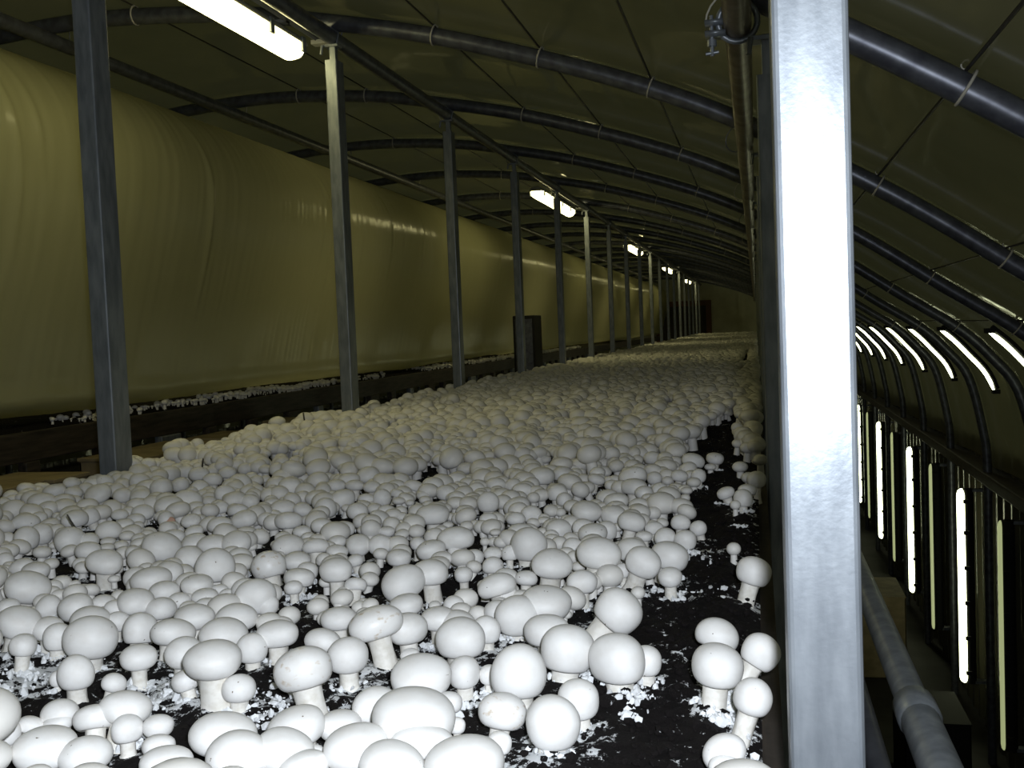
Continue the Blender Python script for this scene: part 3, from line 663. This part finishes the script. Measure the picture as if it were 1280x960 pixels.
def scatter():
    pts = []; rg = np.random.RandomState(3)
    y = .3
    occ = np.array([m['C'][:2] for m in MSH]); occD = np.array([m['D'] for m in MSH])
    while y < 27.0:
        big = y > 9
        sp = .0275 if y < 9 else .033
        n = int(1.45/sp)
        for i in range(n):
            x = BX0 + .01 + (i+rg.rand())*1.45/n; yy = y + rg.normal(0, sp*.35)
            cl_ = vnoise(x*7, yy*7, 50)
            D = float(np.clip(rg.lognormal(math.log(.0315 if yy < 3 else .033), .26), .018, .052))*(1 + .15*cl_)
            gap = vnoise(x*9, yy*9, 61) + .5*vnoise(x*23, yy*23, 62)
            if gap < (-.62 if yy < 4 else -.8): continue
            if yy < 3.6 and -.15-.03*math.sin(yy*3)+.03*vnoise(yy*17, 3, 73) + max(0, yy-2.2)*.04 < x + .028*vnoise(yy*22, x*22, 72) < -.045 and vnoise(yy*6, 1, 70) < .75: continue       # bare strip by the right edge
            if yy >= 3.6 and -.11 < x < -.055 and vnoise(yy*3, 1, 71) < .1: continue
            z = -.302 + .008 + (.5+.15*rg.rand())*D + abs(rg.normal(0, .004))
            if x > BX1-.015: x = BX1 - .015 + rg.rand()*.012
            pts.append((x, yy, z, D, .64 + .22*rg.rand(), rg.normal(0, .16), rg.normal(0, .16)))
        y += sp*.92
    P = np.array(pts); px, py, dz = to_px(P[:, :3])
    # hand-placed caps own this part of the bed
    vis = (px > -12) & (px < 1290) & (py < 975) & (dz > 0)
    hand = vis & (py > np.interp(px, [0,160,300,480,600,900,960], [560,556,588,590,572,566,560]))
    dmin = np.full(len(P), 9.)
    for o, dd in zip(occ, occD): dmin = np.minimum(dmin, np.hypot(P[:,0]-o[0], P[:,1]-o[1]) - .42*(dd+P[:,3]))
    keep = ~hand & (dmin > 0)
    # buttons low down between the listed ones
    fl = hand & (py < 760) & (px < 860 + (760-py)*.05) & (rg.rand(len(P)) < .8)
    F_ = P[fl].copy(); F_[:,3] *= np.interp(py[fl], [560, 640, 760], [1.0, .78, .6]); F_[:,2] = -.302 + .006 + .5*F_[:,3]
    dm = np.full(len(F_), 9.)
    for o, dd in zip(occ, occD): dm = np.minimum(dm, np.hypot(F_[:,0]-o[0], F_[:,1]-o[1]) - .36*(dd+F_[:,3]))
    F_ = F_[(dm > 0) & (vnoise(F_[:,0]*14, F_[:,1]*14, 99) > -.35)]
    return np.concatenate([P[keep], F_])
SC = scatter()
extra = np.array([(m['C'][0], m['C'][1], m['C'][2], m['D'], m['a'], 0, 0) for m in REST]).reshape(-1, 7)
SC = np.concatenate([SC, extra])
def mass(P, nu, nv):
    V, T = cap_lo(nu, nv); n = len(P); ph = rng.random(n)*6.28; c, s = np.cos(ph), np.sin(ph)
    X = V[None,:,0]*c[:,None]-V[None,:,1]*s[:,None]; Y = (V[None,:,0]*s[:,None]+V[None,:,1]*c[:,None])*(1+.12*rng.random((n,1))); Z = V[None,:,2]*P[:,4][:,None]
    X, Z = X + Z*P[:,5][:,None], Z - X*P[:,5][:,None]; Y, Z = Y + Z*P[:,6][:,None], Z - Y*P[:,6][:,None]
    W = np.stack([X, Y, Z], -1)*P[:,3][:,None,None] + P[:,None,:3]
    F = (T[None] + (np.arange(n)*len(V))[:,None,None]).reshape(-1, 3); return W.reshape(-1,3), F
parts = []; o0 = 0; VV = []; FF = []
for sel, nu, nv in ((SC[:,1] < 3.6, 20, 9), ((SC[:,1] >= 3.6) & (SC[:,1] < 8), 12, 6), (SC[:,1] >= 8, 7, 4)):
    v, f = mass(SC[sel], nu, nv); VV.append(v); FF.append(f+o0); o0 += len(v)
V = np.concatenate(VV); V[:,2] += CZ
ms = np_mesh('button_mushrooms', V, np.concatenate(FF), MASSM)
tag(ms, 'dense mass of white button mushrooms covering the bed into the distance', 'mushrooms', kind='stuff')
print('MUSHROOMS listed', len(MSH), 'scattered', len(SC))
# mushrooms on the neighbouring bed edge
rg = np.random.RandomState(9); n = 5200; Q = np.zeros((n,7)); Q[:,0] = -2.58+rg.rand(n)*.135; Q[:,1] = rg.rand(n)*15+.2; Q[:,3] = .007+rg.rand(n)**3*.024; Q[:,2] = -.262+.3*Q[:,3]+.012*vnoise(Q[:,1]*9, Q[:,0]*9, 44); Q[:,4] = .75
Q = Q[vnoise(Q[:,1]*1.4, Q[:,1]*0, 91) + rg.rand(n)*.8 > .15]
v, f = mass(Q, 8, 5); v[:,2] += CZ
tag(np_mesh('small_mushrooms', v, f, MASSM), 'strip of small mushrooms peeping from under the polythene tunnel on the left', 'mushrooms', kind='stuff')

# mycelium attribute of the soil
me = soil.data; co = np.zeros(len(me.vertices)*3, np.float32); me.vertices.foreach_get('co', co); co = co.reshape(-1,3)
at = np.full(len(co), .03)
for m in IND:
    b = m['C'][:2]; sel = (np.abs(co[:,0]-b[0]) < .09) & (np.abs(co[:,1]-b[1]) < .09)
    dd = np.hypot(co[sel,0]-b[0], co[sel,1]-b[1]); at[sel] = np.maximum(at[sel], .035 + .13*np.exp(-(dd/(.6*m['D']+.006))**2))
for px, py, rad, val in ((30,850,.07,.17),(210,870,.04,.12),(100,830,.03,.14),(350,880,.05,.12),(330,900,.03,.13),(910,880,.028,.16),(905,905,.02,.15),(215,690,.03,.1),(600,880,.03,.12),(950,950,.03,.2),(800,880,.03,.06),(720,790,.02,.08),(60,700,.03,.12),(870,690,.05,.05),(925,660,.02,.1)):
    r = ray(px, py); g = r*(-.302/r[2]); dd = np.hypot(co[:,0]-g[0], co[:,1]-g[1]); at = np.maximum(at, val*np.exp(-(dd/rad)**2)+.03)
strip = (co[:,0] > -.17) & (co[:,0] < -.03) & (at < .05); at[strip] = .012
a_ = me.attributes.new('mycelium', 'FLOAT', 'POINT'); a_.data.foreach_set('value', at.astype(np.float32))
# crumbs of casing soil
rg = np.random.RandomState(21)
ico = bmesh.new(); bmesh.ops.create_icosphere(ico, subdivisions=1, radius=1); iv = np.array([v.co[:] for v in ico.verts]); itri = np.array([[v.index for v in f_.verts] for f_ in ico.faces]); ico.free()
n = 9000; yy = .45+rg.rand(n)**1.6*3.2; xx = np.where(rg.rand(n) < .35, -.17+rg.rand(n)*.16, BX0+.01+rg.rand(n)*1.42)
rr = .0012+rg.rand(n)**3*.0045; zz = soil_h(xx, yy)+rr*.3
V = (iv[None]*(1+.5*(rg.rand(n,len(iv),1)-.5)))*rr[:,None,None]*np.array([1,1,.75]) + np.stack([xx,yy,zz],-1)[:,None,:]
V = V.reshape(-1,3); V[:,2] += CZ; F = (itri[None]+(np.arange(n)*len(iv))[:,None,None]).reshape(-1,3)
cr = np_mesh('soil_crumbs', V - np.array(t.location), F, SOIL, t, smooth=False); cr['kind'] = 'stuff'

# fluffy white mycelium around the stems and on the bare soil
rg = np.random.RandomState(33); Pm = []
for m in IND:
    if m['C'][1] > 2.2 or rg.rand() < .25: continue
    k = int(8 + 22*rg.rand()); a = rg.rand(k)*6.28; d_ = m['D']*(.22+.32*rg.rand(k)**1.5); Pm.append(np.stack([m['C'][0]+d_*np.cos(a), m['C'][1]+d_*np.sin(a)-.1*m['D']], 1))
for px, py, rad, k in ((30,850,.05,90),(210,870,.03,60),(100,830,.02,40),(350,880,.03,70),(330,900,.02,40),(910,875,.017,150),(900,905,.012,60),(215,690,.03,40),(600,880,.02,40),(940,950,.014,60),(805,880,.012,40),(790,900,.01,20),(745,850,.02,20),(60,700,.03,40),(870,700,.03,30),(925,660,.012,20),(735,760,.02,30),(880,740,.03,18)):
    r = ray(px, py); g_ = r*(-.302/r[2]); Pm.append(g_[:2] + rg.normal(0, rad*.55, (k, 2)))
Pm = np.concatenate(Pm); Pm = Pm[(Pm[:,0] < -.008) & (Pm[:,0] > BX0+.01)]; n = len(Pm); rr = .0009+rg.rand(n)**2*.0032
V = iv[None]*(1+.7*(rg.rand(n,len(iv),1)-.5))*rr[:,None,None]*(.5+rg.rand(n,1,3)) + np.stack([Pm[:,0], Pm[:,1], soil_h(Pm[:,0], Pm[:,1])+.002], -1)[:,None,:]
V = V.reshape(-1,3); V[:,2] += CZ; F = (itri[None]+(np.arange(n)*len(iv))[:,None,None]).reshape(-1,3)
MYC = mat('white_mycelium', (.80,.82,.84), .9)
cr = np_mesh('mycelium', V - np.array(t.location), F, MYC, t, smooth=False); cr['kind'] = 'stuff'

# twigs lying on caps
for px, py, ln, lean, lb in ((94,650,.018,.5,'short black twig on a mushroom cap at the far left'),(256,582,.02,-.3,'short black twig standing among mushrooms in the mid left distance'),(383,530,.03,.1,'black twig standing among the farthest mushrooms at left of centre')):
    r = ray(px, py); k = -.258/r[2]; P = r*k; s = k/1.6
    bm = bmesh.new(); tube(bm, [(P[0]-lean*ln*.5*s, P[1]-.012, P[2]+ln*.6*s), (P[0], P[1]-.010, P[2]), (P[0]+lean*ln*.5*s, P[1]-.005, P[2]-ln*.7*s)], [.0012*s,.0014*s,.0012*s], 6)
    tag(obj('twig', bm, WIRE), lb, 'twig', 'black twigs among the mushrooms')

# ------------------------------------------------------------------ rail beside the bed
t = empty('hand_rail', (.135, 0, 0)); bm = bmesh.new(); tube(bm, [(.127, .2, -.345), (.127, .95, -.345)], .0165, 18); tube(bm, [(.127, .93, -.345), (.127, 9.0, -.345)], .0145, 18); obj('rail_pipe', bm, GALV, t)
bm = bmesh.new(); tube(bm, [(.127, .92, -.345), (.127, .925, -.345), (.127, .96, -.345), (.127, .965, -.345)], [.0165,.0185,.0185,.0165], 18); obj('pipe_joint', bm, GALV, t)
bm = bmesh.new(); tube(bm, [(.098, .2, -.41), (.098, 9, -.41)], .011, 12); obj('lower_pipe', bm, PIPE, t)
bm = bmesh.new()
for yy in (POSTY[0], POSTY[2], POSTY[4], POSTY[6]): box(bm, .056, .112, yy-.012, yy+.012, -.352, -.328)
obj('bracket', bm, WHITEP, t, smooth=False, bevel=.003)['label'] = 'white bracket with chipped rusty paint'
tag(t, 'grey steel pipe rail running beside the bed, right of the bright post', 'rail')
# ------------------------------------------------------------------ goods below
def crate(x, y, z, sx, sy, sz, m, lab, cat, name, grp=None, lid=True):
    t = empty(name, (x, y, z+CZ)); bm = bmesh.new(); w = .012
    box(bm, x-sx/2, x+sx/2, y-sy/2, y+sy/2, z, z+w); box(bm, x-sx/2, x-sx/2+w, y-sy/2, y+sy/2, z, z+sz); box(bm, x+sx/2-w, x+sx/2, y-sy/2, y+sy/2, z, z+sz)
    box(bm, x-sx/2, x+sx/2, y-sy/2, y-sy/2+w, z, z+sz); box(bm, x-sx/2, x+sx/2, y+sy/2-w, y+sy/2, z, z+sz); obj('box_body', bm, m, t, smooth=False, bevel=.003)
    bm = bmesh.new(); box(bm, x-sx/2-.004, x+sx/2+.004, y-sy/2-.004, y+sy/2+.004, z+sz, z+sz+.012); obj('lid', bm, m, t, smooth=False, bevel=.002)
    return tag(t, lab, cat, grp)
g = 'cardboard boxes below the left rack'
bm = bmesh.new(); box(bm, -2.37, -2.04, Y0, YEND-1, -1.02, -.98)
tag(obj('aisle_shelf', bm, WOODD, smooth=False, bevel=.004), 'dark shelf along the left rack, under the cardboard boxes', 'shelf')
bm = None
for y0, y1, top, lb in ((2.40, 2.66, -.385, 'cardboard box at the far left frame edge, below the dark rack board'),(2.71, 2.88, -.39, 'narrow cardboard box just left of the first left post'),(3.19, 3.74, -.385, 'widest cardboard box, between the first and second left posts'),(3.89, 4.21, -.392, 'cardboard box with pale side just left of the second left post'),(4.60, 4.80, -.385, 'small cardboard box seen right beside the second left post')):
    crate(-2.20, (y0+y1)/2, -.98, .26, y1-y0, top+.98-.012, CARD, lb, 'box', 'cardboard_box', g)
for x, y, sx, sy, sz, m, lb, nm, ct in ((1.0, 4.6, .4, .6, .32, BLUE, 'dark blue plastic crate on the floor at lower right', 'plastic_crate', 'crate'),(1.05, 7.2, .4, .6, .5, BLACKP, 'black crate on the floor by the right wall', 'plastic_crate', 'crate'),(.95, 9.6, .45, .7, .7, CARD, 'brown box on the floor farther along the right wall', 'cardboard_box', 'box')):
    crate(x, y, -3.1, sx, sy, sz, m, lb, ct, nm)
# dark control cabinet far along the aisle
t = empty('control_cabinet', (-1.93, 8.85, 0)); bm = bmesh.new(); box(bm, -2.03, -1.84, 8.7, 9.0, -3.1, .13); obj('cabinet_body', bm, BLACKP, t, smooth=False, bevel=.006)
bm = bmesh.new(); box(bm, -2.01, -1.86, 8.69, 8.698, -.7, .10); obj('door', bm, PIPE, t, smooth=False); tag(t, 'dark upright cabinet in the aisle, behind the sixth left post', 'cabinet')
